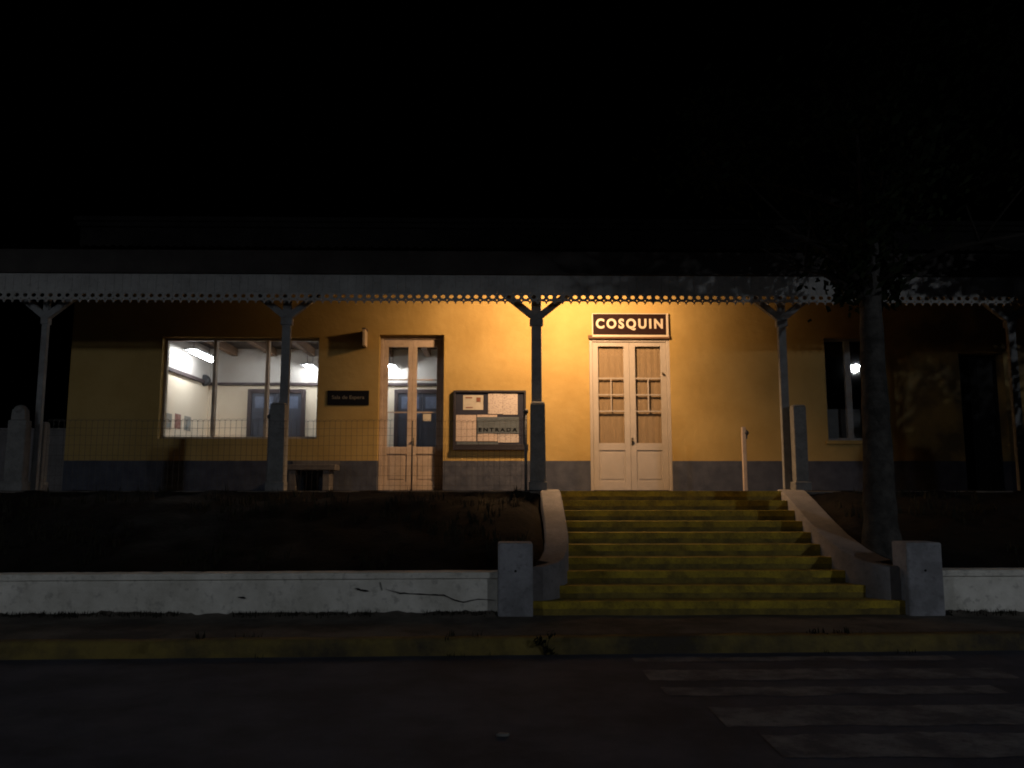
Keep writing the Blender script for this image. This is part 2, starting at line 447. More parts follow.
def cheek(inner, sgn, name):
    mb = MB(); n = 40
    rows = []
    for i in range(n + 1):
        y = 9.62 + (12.62 - 9.62) * i / n
        xi = lerp(inner, y); xi += 0
        th = .30 if sgn < 0 else .38
        xo = xi + sgn * th
        if y < 9.86:                                # tucked into the gate pillar
            xo = xi + sgn * .12
        z = lerp(TOPZ, y)
        rows.append([(xi, y, .05), (xi, y, z - .02), (xi + sgn * .02, y, z), (xo - sgn * .02, y, z), (xo, y, z - .02), (xo, y, .05)])
    b = len(mb.v)
    for r in rows: mb.v += r
    for i in range(n):
        for q in range(5):
            a = b + i * 6 + q; mb.f.append((a, a + 1, a + 7, a + 6)); mb.sm.append(q not in (2,))
    mb.f.append(tuple(range(b, b + 6))); mb.sm.append(False)
    mb.f.append(tuple(range(b + n * 6, b + n * 6 + 6))); mb.sm.append(False)
    return mb.build('side_wall', M['cheek'], st)
cheek(XL, -1, 'l'); cheek(XR, 1, 'r')
pl0, pl1 = X(498, YP, 580), X(533, YP, 580)
pr0, pr1 = X(908, YP, 580), X(944, YP, 580)
ptop = Z(543, YP)
for a, b in ((pl0, pl1), (pr0, pr1)):
    mb = MB(); mb.box(a, b, YP, YP + .36, .10, ptop)
    p = mb.build('pillar', M['concrete'], st, .022)
    mb = MB(); mb.tube([((a+b)/2 + .0, YP - .003, ptop - .31), ((a+b)/2, YP + .02, ptop - .31)], .014, 10)
    mb.build('bolt_hole', M['crack'], p)

# low whitewashed walls
def low_wall(x0, x1, ztop_a, ztop_b, label):
    w = empty('low_wall', ((x0 + x1) / 2, 9.6, SW), label, 'wall', 'white walls along the pavement')
    yf = 9.57
    mb = MB(); n = int((x1 - x0) / .1)
    cols = []
    for i in range(n + 1):
        x = x0 + (x1 - x0) * i / n; zt = ztop_a + (ztop_b - ztop_a) * i / n
        dy = .008 * noise.noise((x * 2, 0, 0)) + .005 * noise.noise((x * 8, 1, 0))
        cols.append([(x, yf + dy, .08), (x, yf + dy, zt - .07), (x, yf + .22, zt - .07), (x, yf + .22, .08)])
    for c in cols: mb.v += c
    for i in range(n):
        for q in range(4):
            a = i * 4 + q; b2 = i * 4 + (q + 1) % 4
            mb.f.append((a, b2, b2 + 4, a + 4)); mb.sm.append(False)
    mb.build('wall_face', M['whitewash'], w)
    mb = MB(); cols = []
    for i in range(n + 1):
        x = x0 + (x1 - x0) * i / n; zt = ztop_a + (ztop_b - ztop_a) * i / n
        e = .006 * noise.noise((x * 5, 3, 0)); h = .006 * noise.noise((x * 6, 9, 0))
        cols.append([(x, yf - .022 + e, zt - .066), (x, yf - .022 + e, zt - .012 + h), (x, yf - .008 + e, zt + h), (x, yf + .24, zt + h), (x, yf + .24, zt - .066)])
    for c in cols: mb.v += c
    for i in range(n):
        for q in range(5):
            a = i * 5 + q; b2 = i * 5 + (q + 1) % 5
            mb.f.append((a, b2, b2 + 5, a + 5)); mb.sm.append(False)
    mb.f.append(tuple(range(5))); mb.f.append(tuple(n * 5 + q for q in range(5))); mb.sm += [False, False]
    mb.build('coping', M['whitewash'], w)
    return w
lw = low_wall(-14, pl0 - .004, Z(577.5, 9.57, 0), Z(572, 9.57, 490), 'long whitewashed low wall with a dark crack, left of the stairs')
rw = low_wall(pr1 + .004, 15, Z(570, 9.57, 950), Z(569, 9.57, 1020), 'whitewashed low wall right of the stairs, beside the grey pillar')
def crack(pts, parent, w=.010):
    mb = MB()
    P = [at(px, py, 9.57) for px, py in pts]
    Q = []
    for a, b in zip(P[:-1], P[1:]):
        for i in range(5): Q.append(a.lerp(b, i / 5))
    Q.append(P[-1])
    for i in range(len(Q) - 1):
        def hw(j): 
            e = min(j, len(Q) - 1 - j) / len(Q)
            return w * (.25 + 1.3 * abs(noise.noise((j * .37, 1.7, w * 90)))) * min(1, e * 6 + .15)
        a, b = Q[i].copy(), Q[i+1].copy()
        a.z += .006 * noise.noise((i * .9, 4, 0)); b.z += .006 * noise.noise(((i+1) * .9, 4, 0))
        a.y = b.y = 9.57 - .015
        h0, h1 = hw(i), hw(i + 1)
        mb.quad((a.x, a.y, a.z - h0), (b.x, b.y, b.z - h1), (b.x, b.y, b.z + h1), (a.x, a.y, a.z + h0))
        mb.quad((a.x, a.y + .03, a.z - h0), (b.x, b.y + .03, b.z - h1), (b.x, b.y, b.z - h1), (a.x, a.y, a.z - h0))
        mb.quad((a.x, a.y, a.z + h0), (b.x, b.y, b.z + h1), (b.x, b.y + .03, b.z + h1), (a.x, a.y + .03, a.z + h0))
    return mb.build('crack', M['crack'], parent)
crack([(386, 589), (400, 593), (421, 594), (444, 595), (455, 600), (463, 602), (478, 599), (495, 600)], lw, .009)
crack([(355, 588), (361, 590), (369, 591)], lw, .013)
crack([(238, 597), (246, 598)], lw, .013)
crack([(380, 582), (382, 590)], lw, .008)

# ------------------------------------------------------------------ the station
bl = empty('station_building', (X(380, YW), YW, PZ), 'yellow single storey railway station with grey dado and a scalloped timber canopy', 'building')
BX0, BX1 = X(68, YW, 400), 16.0
zt = PZ + 5.0
def hole(x0, x1, y0, y1):
    return [X(x0, YW, (y0+y1)/2), X(x1, YW, (y0+y1)/2), Z(y1, YW), Z(y0, YW)]
WA = hole(160, 318, 338, 439); DA = hole(378, 443.5, 335, 490); DB = hole(590, 671.5, 338, 490); WC = hole(826, 873, 337, 440); DC = hole(963, 1008, 352, 490)
for h in (DA, DB, DC): h[2] = PZ
def wall_with_holes(x0, x1, z0, z1, yf, th, holes):
    mb = MB()
    xs = sorted({x0, x1, *[h[0] for h in holes], *[h[1] for h in holes]}); zs = sorted({z0, z1, *[h[2] for h in holes], *[h[3] for h in holes]})
    for i in range(len(xs) - 1):
        for j in range(len(zs) - 1):
            cx, cz = (xs[i] + xs[i+1]) / 2, (zs[j] + zs[j+1]) / 2
            if any(h[0] < cx < h[1] and h[2] < cz < h[3] for h in holes): continue
            for y in (yf, yf + th):
                mb.quad((xs[i], y, zs[j]), (xs[i+1], y, zs[j]), (xs[i+1], y, zs[j+1]), (xs[i], y, zs[j+1]))
    for h in holes:
        a, b, c, d = h
        for p, q in (((a, c), (a, d)), ((b, c), (b, d)), ((a, d), (b, d)), ((a, c), (b, c))):
            mb.quad((p[0], yf, p[1]), (q[0], yf, q[1]), (q[0], yf + th, q[1]), (p[0], yf + th, p[1]))
    mb.quad((x0, yf, z0), (x0, yf + th, z0), (x0, yf + th, z1), (x0, yf, z1)); mb.quad((x1, yf, z0), (x1, yf + th, z0), (x1, yf + th, z1), (x1, yf, z1))
    mb.quad((x0, yf, z1), (x1, yf, z1), (x1, yf + th, z1), (x0, yf + th, z1))
    return mb
def wall_build(mb, name, material):
    # keep the two skins apart: normals are set per skin, no welding needed for a solid look
    return mb.build(name, material, bl)
HALL = PZ + 3.95
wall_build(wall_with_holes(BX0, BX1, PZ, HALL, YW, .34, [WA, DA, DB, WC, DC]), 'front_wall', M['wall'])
mb = MB(); mb.box(BX0, BX0 + .3, YW + .342, 22, PZ, HALL - .002); mb.box(BX0, BX1, 22.002, 22.3, PZ, HALL - .002)
mb.build('side_wall', M['wall'], bl)
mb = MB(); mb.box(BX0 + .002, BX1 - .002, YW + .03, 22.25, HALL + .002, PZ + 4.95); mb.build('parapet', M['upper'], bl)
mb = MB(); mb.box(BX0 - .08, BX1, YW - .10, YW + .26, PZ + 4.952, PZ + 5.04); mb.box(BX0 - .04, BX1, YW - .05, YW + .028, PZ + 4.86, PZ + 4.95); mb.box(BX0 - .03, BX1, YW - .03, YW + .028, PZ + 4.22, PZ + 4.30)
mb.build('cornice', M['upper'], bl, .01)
mb = MB(); mb.box(BX0 - .05, BX1, YW + .27, 22.4, PZ + 4.955, PZ + 5.00); mb.build('roof', M['roofsheet'], bl)

# canopy: boarded soffit, corrugated sheet, scalloped fascia
CX0, CX1 = X(-250, YF, 290), 14.5
zf0, zf1 = Z(293.5, YF), Z(274, YF)
mb = MB()
zs0, zs1 = zf1 + .30, PZ + 3.93
mb.quad((CX0, YF + .04, zs0), (CX1, YF + .04, zs0), (CX1, YW - .002, zs1), (CX0, YW - .002, zs1))
mb.quad((CX0, YF + .04, zs0 + .02), (CX1, YF + .04, zs0 + .02), (CX1, YW - .002, zs1 + .02), (CX0, YW - .002, zs1 + .02))
mb.build('soffit', M['ceilwood'], bl)
mb = MB(); n = 760
for i in range(n + 1):
    x = CX0 - .05 + (CX1 - CX0 + .1) * i / n; dz = .018 * math.sin(i * math.pi / 2.0)
    mb.v += [(x, YF - .06, zs0 + .10 + dz), (x, YW - .104 + .10, zs1 + .10 + dz)]
for i in range(n): mb.f.append((2*i, 2*i + 2, 2*i + 3, 2*i + 1)); mb.sm.append(True)
mb.build('canopy_roof', M['roofsheet'], bl)
for i in range(18):
    x = CX0 + .3 + i * (CX1 - CX0 - .6) / 17
    mb = MB(); b = 0
    for xx in (x - .04, x + .04):
        mb.v += [(xx, YF + .04, zs0 - .02), (xx, YW - .004, zs1 - .02), (xx, YW - .004, zs1 - .13), (xx, YF + .04, zs0 - .13)]
    for q in ((0,1,2,3),(7,6,5,4),(0,4,5,1),(1,5,6,2),(2,6,7,3),(3,7,4,0)): mb.f.append(q); mb.sm.append(False)
    mb.build('rafter', M['ceilwood'], bl)
P = .1275                                    # one scallop
mb = MB(); nb = int((CX1 - CX0) / P)
for i in range(nb):
    j = .003 * noise.noise((i * 1.7, 0, 0))
    mb.box(CX0 + i * P + .0015, CX0 + (i + 1) * P - .0015, YF + j, YF + .024, zf0 + .0015, zf1 + j)
mb.build('fascia', M['fascia'], bl)
mb = MB(); mb.box(CX0 - .06, CX1, YF - .05, YF - .004, zf1 - .020, zf1 + .014)
mb.build('gutter', M['roofsheet'], bl, .006)
mb = MB(); mb.box(CX0, CX1, YF + .002, YF + .030, zf1 + .016, zs0 + .06); mb.build('eave_board', M['roofsheet'], bl)
mb = MB(); mb.box(CX0, CX1, YF + .034, YF + .15, zf1 - .16, zs0 - .135); mb.build('edge_beam', M['ceilwood'], bl)
# scalloped, pierced valance: segments of 12 scallops
def valance_mesh(nc):
    cu = bpy.data.curves.new('valance', 'CURVE'); cu.dimensions = '2D'; cu.fill_mode = 'BOTH'; cu.extrude = .011
    def spl(pts):
        s = cu.splines.new('POLY'); s.points.add(len(pts) - 1)
        for p, q in zip(s.points, pts): p.co = (q[0], q[1], 0, 1)
        s.use_cyclic_u = True
    W = nc * P; out = [(0, 0)]
    hS, hT = -.118, -.166                    # top of the scallop arch, tip of the tooth
    shoulder = -.138
    for c in range(nc):
        x0 = c * P
        out += [(x0, hT), (x0 + .010, hT + .012), (x0 + .013, shoulder)]
        for k in range(1, 8):
            a = math.pi * (1 - k / 8)
            out.append((x0 + P/2 + (P/2 - .013) * math.cos(a), shoulder + (hS - shoulder) * math.sin(a)))
        out += [(x0 + P - .013, shoulder), (x0 + P - .010, hT + .012)]
    out += [(W, hT), (W, 0)]
    spl(out)
    for c in range(nc):
        x0 = c * P + P / 2
        spl([(x0 + .036 * math.cos(a) , -.052 + .031 * math.sin(a)) for a in [2*math.pi*k/14 for k in range(14)]])
        if c > 0:
            spl([(c * P + .013 * math.cos(a), -.104 + .013 * math.sin(a)) for a in [2*math.pi*k/8 for k in range(8)]])
    me = curve_mesh(cu, 'valance')
    for v in me.vertices: v.co = Vector((v.co.x, -v.co.z, v.co.y))
    me.materials.clear(); me.materials.append(M['fascia'])
    return me
vm = valance_mesh(12)
for i in range(nb // 12):
    o = bpy.data.objects.new('valance', vm); COL.objects.link(o); o.parent = bl
    o.location = Vector((CX0 + i * 12 * P, YF + .0125, zf0)) - ORI[bl.name]

# columns with Y brackets
zcap = zf1 - .222
def column(px, pxl, w):
    c = at(pxl, 440, YC); x = c.x
    mb = MB(); mb.taperbox(x, YC, PZ, zcap, w * 1.04, .085, w, .08)
    col = mb.build('column', M['postpaint'], bl, .012)
    zk = Z(318, YC)
    for s in (-1, 1):
        mb = MB(); mb.beam((x + s * .02, 0, zk), (x + s * .52, 0, zcap - .01), .105, .09)
        for i, v in enumerate(mb.v): mb.v[i] = (v[0], YC + v[1], v[2])
        mb.build('bracket', M['postpaint'], col, .008)
    mb = MB(); mb.box(x - w*.68, x + w*.68, YC - .055, YC + .055, zk - .13, zk - .02); mb.build('collar', M['postpaint'], col, .012)
    return x
for px, pxl, w in ((38.5, 37.5, .09), (283, 283, .135), (537, 536.8, .155), (786, 786, .125), (1019, 1019, .125)):
    column(px, pxl, w)
mb = MB(); mb.box(CX0 + .1, CX1 - .1, YC - .07, YC + .07, zcap + .001, zcap + .13); mb.build('canopy_beam', M['postpaint'], bl, .008)

# ---- double leaf doors and windows
def leaf_pair(h, y, paint, bars, glassmat, backing, gz0, gz1, muntin, name='door', frame_w=.06):
    x0, x1, z0, z1 = h
    mb = MB()
    mb.box(x0, x0 + frame_w, y - .03, y + .09, z0, z1); mb.box(x1 - frame_w, x1, y - .03, y + .09, z0, z1); mb.box(x0 + frame_w, x1 - frame_w, y - .03, y + .09, z1 - frame_w, z1)
    d = mb.build('door', paint, bl, .006)
    a, b, top = x0 + frame_w + .003, x1 - frame_w - .003, z1 - frame_w - .004
    mid = (a + b) / 2
    for s, (la, lb) in enumerate(((a, mid - .002), (mid + .002, b))):
        wst = .105 * (lb - la) / .65 * .95
        mb = MB(); yf, yb = y, y + .045; z00 = z0 + .01
        mb.box(la, la + wst, yf, yb, z00, top); mb.box(lb - wst, lb, yf, yb, z00, top)
        mb.box(la + wst, lb - wst, yf + .001, yb, gz1, top); mb.box(la + wst, lb - wst, yf + .001, yb, gz0 - .13, gz0); mb.box(la + wst, lb - wst, yf + .001, yb, z00, z00 + .16)
        mb.box(la + wst, lb - wst, yf + .018, yb - .005, z00 + .16, gz0 - .13)          # sunk lower panel
        px0, px1, pz0, pz1 = la + wst + .035, lb - wst - .035, z00 + .20, gz0 - .17
        mb.box(px0, px1, yf + .010, yf + .0175, pz0, pz1)
        for zb in bars: mb.box(la + wst, lb - wst, yf + .008, yb - .008, zb - .012, zb + .012)
        if muntin:
            c = (la + lb) / 2; mb.box(c - .010, c + .010, yf + .009, yb - .009, bars[-1] + .0125, bars[0] - .0125)
        lf = mb.build('door_leaf', paint, d, .004)
        mb = MB(); mb.quad((la + wst, yf + .025, gz0), (lb - wst, yf + .025, gz0), (lb - wst, yf + .025, gz1), (la + wst, yf + .025, gz1))
        g = mb.build('pane', glassmat, d)
        if backing:
            mb = MB(); n = 40
            for i in range(n + 1):
                x = la + wst - .02 + (lb - la - 2 * wst + .04) * i / n
                yy = y + .085 + .003 * math.sin(i * .7) + .002 * math.sin(i * 1.9 + s)
                mb.v += [(x, yy, gz0 - .05), (x, yy, gz1 + .04)]
            for i in range(n): mb.f.append((2*i, 2*i+2, 2*i+3, 2*i+1)); mb.sm.append(True)
            mb.build('curtain', backing, d)
    hz = z0 + .88
    mb = MB(); mb.sphere((mid + .03, y - .035, hz + .03), .022); mb.tube([(mid + .03, y - .03, hz + .03), (mid + .03, y + .002, hz + .03)], .009); mb.box(mid + .012, mid + .048, y - .006, y, hz - .06, hz + .08)
    mb.build('handle', M['brass'], d)
    return d
zB = lambda py: Z(py, YW + .05)
d2 = leaf_pair(DB, YW + .055, M['doorwhite'], [zB(378), zB(394.5), zB(411)], M['glass'], M['curtain'], zB(443), zB(346), True)
mb = MB(); mb.sphere((X(663, YW, 373), YW + .02, Z(373, YW)), .022); mb.build('lock', M['brass'], d2)
mb = MB(); mb.box(X(588, YW, 337), X(669.5, YW, 337), YW - .05, YW - .002, Z(338.6, YW), Z(335.2, YW)); mb.build('lintel', M['lintel'], bl, .006)
zA = lambda py: Z(py, YW + .2)
d1 = leaf_pair(DA, YW + .19, M['doorold'], [zA(380), zA(412.5)], M['glass'], None, zA(447), zA(347.5), False)
mb = MB(); a = at(423, 421, YW + .185); b = at(431, 414, YW + .185); mb.box(a.x, b.x, YW + .176, YW + .181, a.z, b.z)
tag(mb.build('paper_notice', M['paperwhite']), 'small pale paper notice stuck on the glass of the left hand door', 'notice')
# door sills
for h in (DA, DB):
    pass
# waiting room window: three lights
def window(h, y, mull, paint, sill=True, md=-.002):
    x0, x1, z0, z1 = h; fw = .045
    mb = MB(); mb.box(x0, x0 + fw, y, y + .07, z0, z1); mb.box(x1 - fw, x1, y, y + .07, z0, z1); mb.box(x0 + fw, x1 - fw, y, y + .07, z1 - fw, z1); mb.box(x0 + fw, x1 - fw, y, y + .07, z0, z0 + fw)
    for m_, mw in mull: mb.box(m_ - mw / 2, m_ + mw / 2, y - md, y + .068, z0 + fw, z1 - fw)
    w = mb.build('window', paint, bl, .005)
    edges = [x0 + fw] + [v for m_, mw in mull for v in (m_ - mw/2, m_ + mw/2)] + [x1 - fw]
    for a, b in zip(edges[0::2], edges[1::2]):
        mb = MB(); mb.quad((a, y + .035, z0 + fw), (b, y + .035, z0 + fw), (b, y + .035, z1 - fw), (a, y + .035, z1 - fw)); mb.build('pane', M['glass'], w)
    if sill:
        mb = MB(); mb.box(x0 - .05, x1 + .05, YW - .04, YW - .002, z0 - .07, z0 - .004); mb.build('sill', M['wall'], w, .006)
    return w
window(WA, YW + .14, [(X(214.5, YW + .14, 390), .055), (X(267, YW + .14, 390), .055)], M['framewood'], False, .06)
wc = window(WC, YW + .10, [(X(849, YW + .1, 390), .11)], M['postpaint'], True)
mb = MB(); mb.box(WC[0] + .05, WC[1] - .05, YW + .30, YW + .32, WC[2], Z(407, YW)); mb.build('curtain', M['greycurtain'], wc)
# right hand dark door, shut
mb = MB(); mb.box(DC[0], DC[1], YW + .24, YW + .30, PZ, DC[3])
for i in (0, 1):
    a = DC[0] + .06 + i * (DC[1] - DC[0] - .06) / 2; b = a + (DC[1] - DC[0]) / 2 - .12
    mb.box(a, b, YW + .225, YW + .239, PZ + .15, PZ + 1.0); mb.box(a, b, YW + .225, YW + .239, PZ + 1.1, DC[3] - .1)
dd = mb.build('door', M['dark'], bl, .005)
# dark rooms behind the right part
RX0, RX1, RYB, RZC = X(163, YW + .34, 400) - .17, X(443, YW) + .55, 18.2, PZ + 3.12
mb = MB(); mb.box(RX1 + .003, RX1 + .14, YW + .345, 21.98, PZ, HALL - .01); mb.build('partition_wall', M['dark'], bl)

# ---- waiting room
zr = Z(384.5, RYB)
for za_, zb_, m_ in ((PZ, zr, 'roomwall'), (zr, RZC + .3, 'roomupper')):
    mb = MB()
    mb.quad((RX0, YW + .342, za_), (RX0, RYB, za_), (RX0, RYB, zb_), (RX0, YW + .342, zb_))
    mb.quad((RX0, RYB, za_), (RX1, RYB, za_), (RX1, RYB, zb_), (RX0, RYB, zb_))
    mb.quad((RX1, YW + .342, za_), (RX1, RYB, za_), (RX1, RYB, zb_), (RX1, YW + .342, zb_))
    mb.build('room_wall', M[m_], bl)
mb = MB(); mb.box(RX0, RX1, YW + .345, RYB, RZC, RZC + .05); mb.build('room_ceiling', M['roomceil'], bl)
mb = MB(); mb.quad((RX0, YW + .34, PZ + .006), (RX1, YW + .34, PZ + .006), (RX1, RYB, PZ + .006), (RX0, RYB, PZ + .006)); mb.build('room_floor', M['roomfloor'], bl)
for i in range(7):
    x = RX0 + .55 + i * (RX1 - RX0 - .8) / 6
    mb = MB(); mb.box(x - .06, x + .06, YW + .35, RYB - .01, RZC - .17, RZC - .002); mb.build('beam', M['beam'], bl)
zr = Z(384.5, RYB)
mb = MB(); mb.box(RX0 + .03, RX1, RYB - .05, RYB - .003, zr - .035, zr + .025); mb.box(RX0 + .003, RX0 + .06, YW + .35, RYB - .052, zr - .04, zr + .03); mb.build('picture_rail', M['rail'], bl)
def back_door(px0, px1):
    x0, x1 = X(px0, RYB), X(px1, RYB); z1 = Z(390, RYB)
    mb = MB(); fw = .09
    mb.box(x0, x0 + fw, RYB - .06, RYB - .004, PZ, z1); mb.box(x1 - fw, x1, RYB - .06, RYB - .004, PZ, z1); mb.box(x0 + fw, x1 - fw, RYB - .06, RYB - .004, z1 - fw, z1)
    d = mb.build('door', M['rail'], bl, .006)
    m_ = (x0 + x1) / 2
    for a, b in ((x0 + fw + .002, m_ - .002), (m_ + .002, x1 - fw - .002)):
        mb = MB(); mb.box(a, b, RYB - .045, RYB - .006, PZ + .01, z1 - fw - .003); lf = mb.build('door_leaf', M['bluedoor'], d, .004)
        mb = MB(); mb.box(a + .07, b - .07, RYB - .05, RYB - .046, Z(409, RYB), z1 - fw - .07); mb.build('pane', M['bluepane'], d)
        mb = MB(); mb.box(a + .08, b - .08, RYB - .052, RYB - .046, PZ + .2, Z(418, RYB)); mb.build('panel', M['bluedoor'], d, .004)
back_door(247, 305); back_door(394, 450)

# posters on the left wall of the waiting room (real place: on the wall x = RX0)
def on_left_wall(px, py):
    d = ROT @ Vector(((px - 512) / F, (384 - py) / F, -1)); t = (RX0 + .006) / d.x
    return Vector((RX0 + .006, d.y * t, CZ + d.z * t))
for (px0, px1, py0, py1, m_, lab) in ((166, 172, 413, 428, 'poster', 'small pale blue poster on the waiting room side wall, nearest the window'),
                                (174.5, 181, 415, 428, 'posterred', 'small reddish brown poster between two pale blue ones on the waiting room wall'),
                                (184, 191, 417, 430, 'poster', 'small pale blue poster on the waiting room side wall, furthest from the window')):
    a, b = on_left_wall(px0, py1), on_left_wall(px1, py0)
    mb = MB(); mb.box(RX0 + .002, RX0 + .008, a.y, b.y, min(a.z, b.z), min(a.z, b.z) + .29)
    tag(mb.build('poster', M[m_], origin=a), lab, 'poster', 'posters on the waiting room wall')

def tube_light(px, py, zt_, length, lab):
    z = PZ + zt_
    d = ROT @ Vector(((px - 512) / F, (384 - py) / F, -1)); t = (z - CZ) / d.z
    p = d * t; x, y = p.x, p.y
    o = empty('ceiling_light', (x, y, z), lab, 'lamp', 'fluorescent lights in the waiting room')
    mb = MB(); mb.box(x - .13, x + .13, y, y + length, z + .035, z + .065); mb.build('housing', M['fixture'], o)
    mb = MB(); mb.tube([(x, y + .02, z), (x, y + length - .02, z)], .030, 12); mb.build('tube', M['tube'], o)
    for q in (.15, .85):
        mb = MB(); mb.tube([(x, y + length * q, z + .06), (x, y + length * q, RZC - .002)], .006, 6); mb.build('hanger', M['rail'], o)
    return o
tube_light(190, 351, 2.68, 1.25, 'lit white tube light hanging on rods near the left pane of the wide window')
tube_light(306, 366, 2.62, .75, 'lit white tube light seen in the right pane of the wide window')
tube_light(389, 366, 2.62, .75, 'lit white tube light seen through the glass of the left door')

# dark fixture with a hooked arm and a hanging cable in the far corner of the waiting room
c = at(206, 381, RYB - .25)
o = empty('wall_fan', (c.x, RYB - .25, c.z), 'small dark wall fan with a curved arm and hanging cable in the waiting room corner', 'fan')
mb = MB(); mb.tube([(c.x, RYB - .42, c.z), (c.x, RYB - .36, c.z), (c.x, RYB - .25, c.z), (c.x, RYB - .12, c.z)], [.10, .13, .11, .06], 14); mb.build('fan_head', M['darkmetal'], o)
mb = MB(); mb.tube([(c.x, RYB - .25, c.z), (c.x - .12, RYB - .28, c.z - .02), (c.x - .2, RYB - .3, c.z - .10), (c.x - .21, RYB - .3, c.z - .22)], .018, 8); mb.build('arm', M['darkmetal'], o)
mb = MB(); mb.tube([(c.x - .1, RYB - .2, RZC), (c.x - .1, RYB - .2, c.z - .75)], .010, 6); mb.tube([(c.x - .1, RYB - .2, c.z - .5), (c.x - .1, RYB - .2, c.z - .8)], .024, 8); mb.build('cable', M['rail'], o)

# ------------------------------------------------------------------ signs
a, b = at(593, 337.5, YW - .06), at(668, 313.5, YW - .06)
sg = empty('name_sign', ((a.x + b.x) / 2, YW - .06, a.z), 'dark brown station sign reading COSQUIN in cream letters with cream border above the white door', 'sign')
mb = MB(); mb.box(a.x, b.x, YW - .040, YW - .004, a.z + .045, b.z); mb.build('board', M['signbrown'], sg, .004)
mb = MB(); e = .028
zb0 = a.z + .045
mb.box(a.x - .010, b.x + .004, YW - .052, YW - .003, zb0 - .028, zb0 + .008); mb.box(a.x - .010, b.x + .004, YW - .052, YW - .003, b.z - .010, b.z + .002)
mb.box(a.x - .010, a.x + .004, YW - .052, YW - .003, zb0 + .008, b.z - .010); mb.box(b.x - .034, b.x + .004, YW - .052, YW - .003, zb0 + .008, b.z - .010)
mb.build('frame', M['signcream'], sg, .003)
lc = at(629.5, 324.3, YW - .06)
text('lettering', 'COSQUIN', (lc.x, YW - .042, lc.z), X(663, YW-.06, 324) - X(596, YW-.06, 324), Z(318.2, YW-.06) - Z(330, YW-.06), M['signcream'], sg, fat=.036, spacing=1.32)

a, b = at(327, 405, YW - .03), at(369, 390.5, YW - .03)
s2 = empty('room_sign', ((a.x + b.x)/2, YW - .02, a.z), 'black plate with faint lettering Sala de Espera beside the wide window', 'sign')
mb = MB(); mb.box(a.x, b.x, YW - .025, YW - .002, a.z, b.z); mb.build('plate', M['black'], s2, .003)
text('lettering', 'Sala de Espera', ((a.x + b.x)/2, YW - .026, (a.z + b.z)/2), (b.x - a.x) * .78, .085, M['faded'], s2, fat=.004, depth=.002)

# flag sign sticking out from the wall
a, b = at(362, 349, YW), at(369, 331, YW)
s3 = empty('flag_sign', (b.x, YW, a.z), 'narrow sign box jutting from the wall above the black plate, left of the weathered door', 'sign')
xx = b.x - .02
mb = MB(); mb.box(xx - .05, xx, YW - .30, YW - .03, a.z + .02, b.z - .02); mb.build('sign_box', M['pencil'], s3, .006)
mb = MB(); mb.box(xx - .034, xx - .016, YW - .0295, YW - .001, a.z + .02, b.z - .02); mb.box(xx - .06, xx + .008, YW - .31, YW - .03, b.z - .0195, b.z + .0); mb.build('bracket', M['rail'], s3)

# notice board
a, b = at(453, 450, YW - .06), at(526, 390.5, YW - .06)
nbd = empty('notice_board', ((a.x + b.x)/2, YW - .06, a.z), 'dark framed notice board of papers with a grey ENTRADA plate, between the two doors', 'notice board')
mb = MB(); mb.box(a.x + .02, b.x - .02, YW - .045, YW - .003, a.z + .02, b.z - .02); mb.build('backing', M['boardback'], nbd)
mb = MB(); fw = .035; y0, y1 = YW - .085, YW - .002
mb.box(a.x, b.x, y0, y1, b.z - fw, b.z); mb.box(a.x, b.x + .04, y0 - .02, y1, a.z, a.z + .10); mb.box(a.x, a.x + fw, y0, y1, a.z + .10, b.z - fw); mb.box(b.x - fw, b.x, y0, y1, a.z + .10, b.z - fw)
mb.build('frame', M['boardframe'], nbd, .005)
def bp(px, py): # px in the zoomed notice board (440..540 x 380..460 at 9.6x)
    return at(440 + px / 9.6, 380 + py / 9.6, YW - .05)
for i, (x0, y0, x1, y1, m_) in enumerate(((222, 146, 415, 286, 'paperwhite'), (462, 132, 602, 326, 'paper1'), (603, 135, 745, 332, 'paper1'), (152, 336, 348, 588, 'paper2'), (356, 334, 548, 380, 'paper2'), (358, 500, 552, 588, 'paper2'), (556, 505, 756, 600, 'paper1'), (160, 592, 368, 626, 'greyplate'), (372, 596, 560, 622, 'greyplate'))):
    p, q = bp(x0, y1), bp(x1, y0); yy = YW - .050 - .0012 * (i % 3)
    mb = MB()
    n = 6
    for k in range(n + 1):
        x = p.x + (q.x - p.x) * k / n; bow = .006 * math.sin(math.pi * k / n) * (1 if i % 2 else .4)
        mb.v += [(x, yy - bow, p.z), (x, yy - bow, q.z)]
    for k in range(n): mb.f.append((2*k, 2*k+2, 2*k+3, 2*k+1)); mb.sm.append(True)
    pp = mb.build('paper' if m_ != 'greyplate' else 'card', M[m_], nbd)
    if i == 0:
        mb = MB(); u, v = bp(350, 210), bp(390, 168); mb.box(u.x, v.x, yy - .0075, yy - .006, u.z, v.z); mb.build('picture', M['redpic'], pp)
        for (xa, ya, xb, yb) in ((245, 175, 310, 164), (248, 268, 315, 260)):
            u, v = bp(xa, ya), bp(xb, yb); mb = MB(); mb.box(u.x, v.x, yy - .0075, yy - .006, u.z, v.z); mb.build('heading', M['redpic'], pp)
u, v = bp(356, 512), bp(758, 356)
mb = MB(); mb.box(u.x, v.x, YW - .064, YW - .058, u.z, v.z); pl = mb.build('entrance_plate', M['greyplate'], nbd)
lc = bp(556, 478)
text('lettering', 'ENTRADA', (lc.x, YW - .065, lc.z), bp(738, 0).x - bp(372, 0).x, .068, M['ink'], nbd, fat=.034, depth=.002, spacing=1.5)

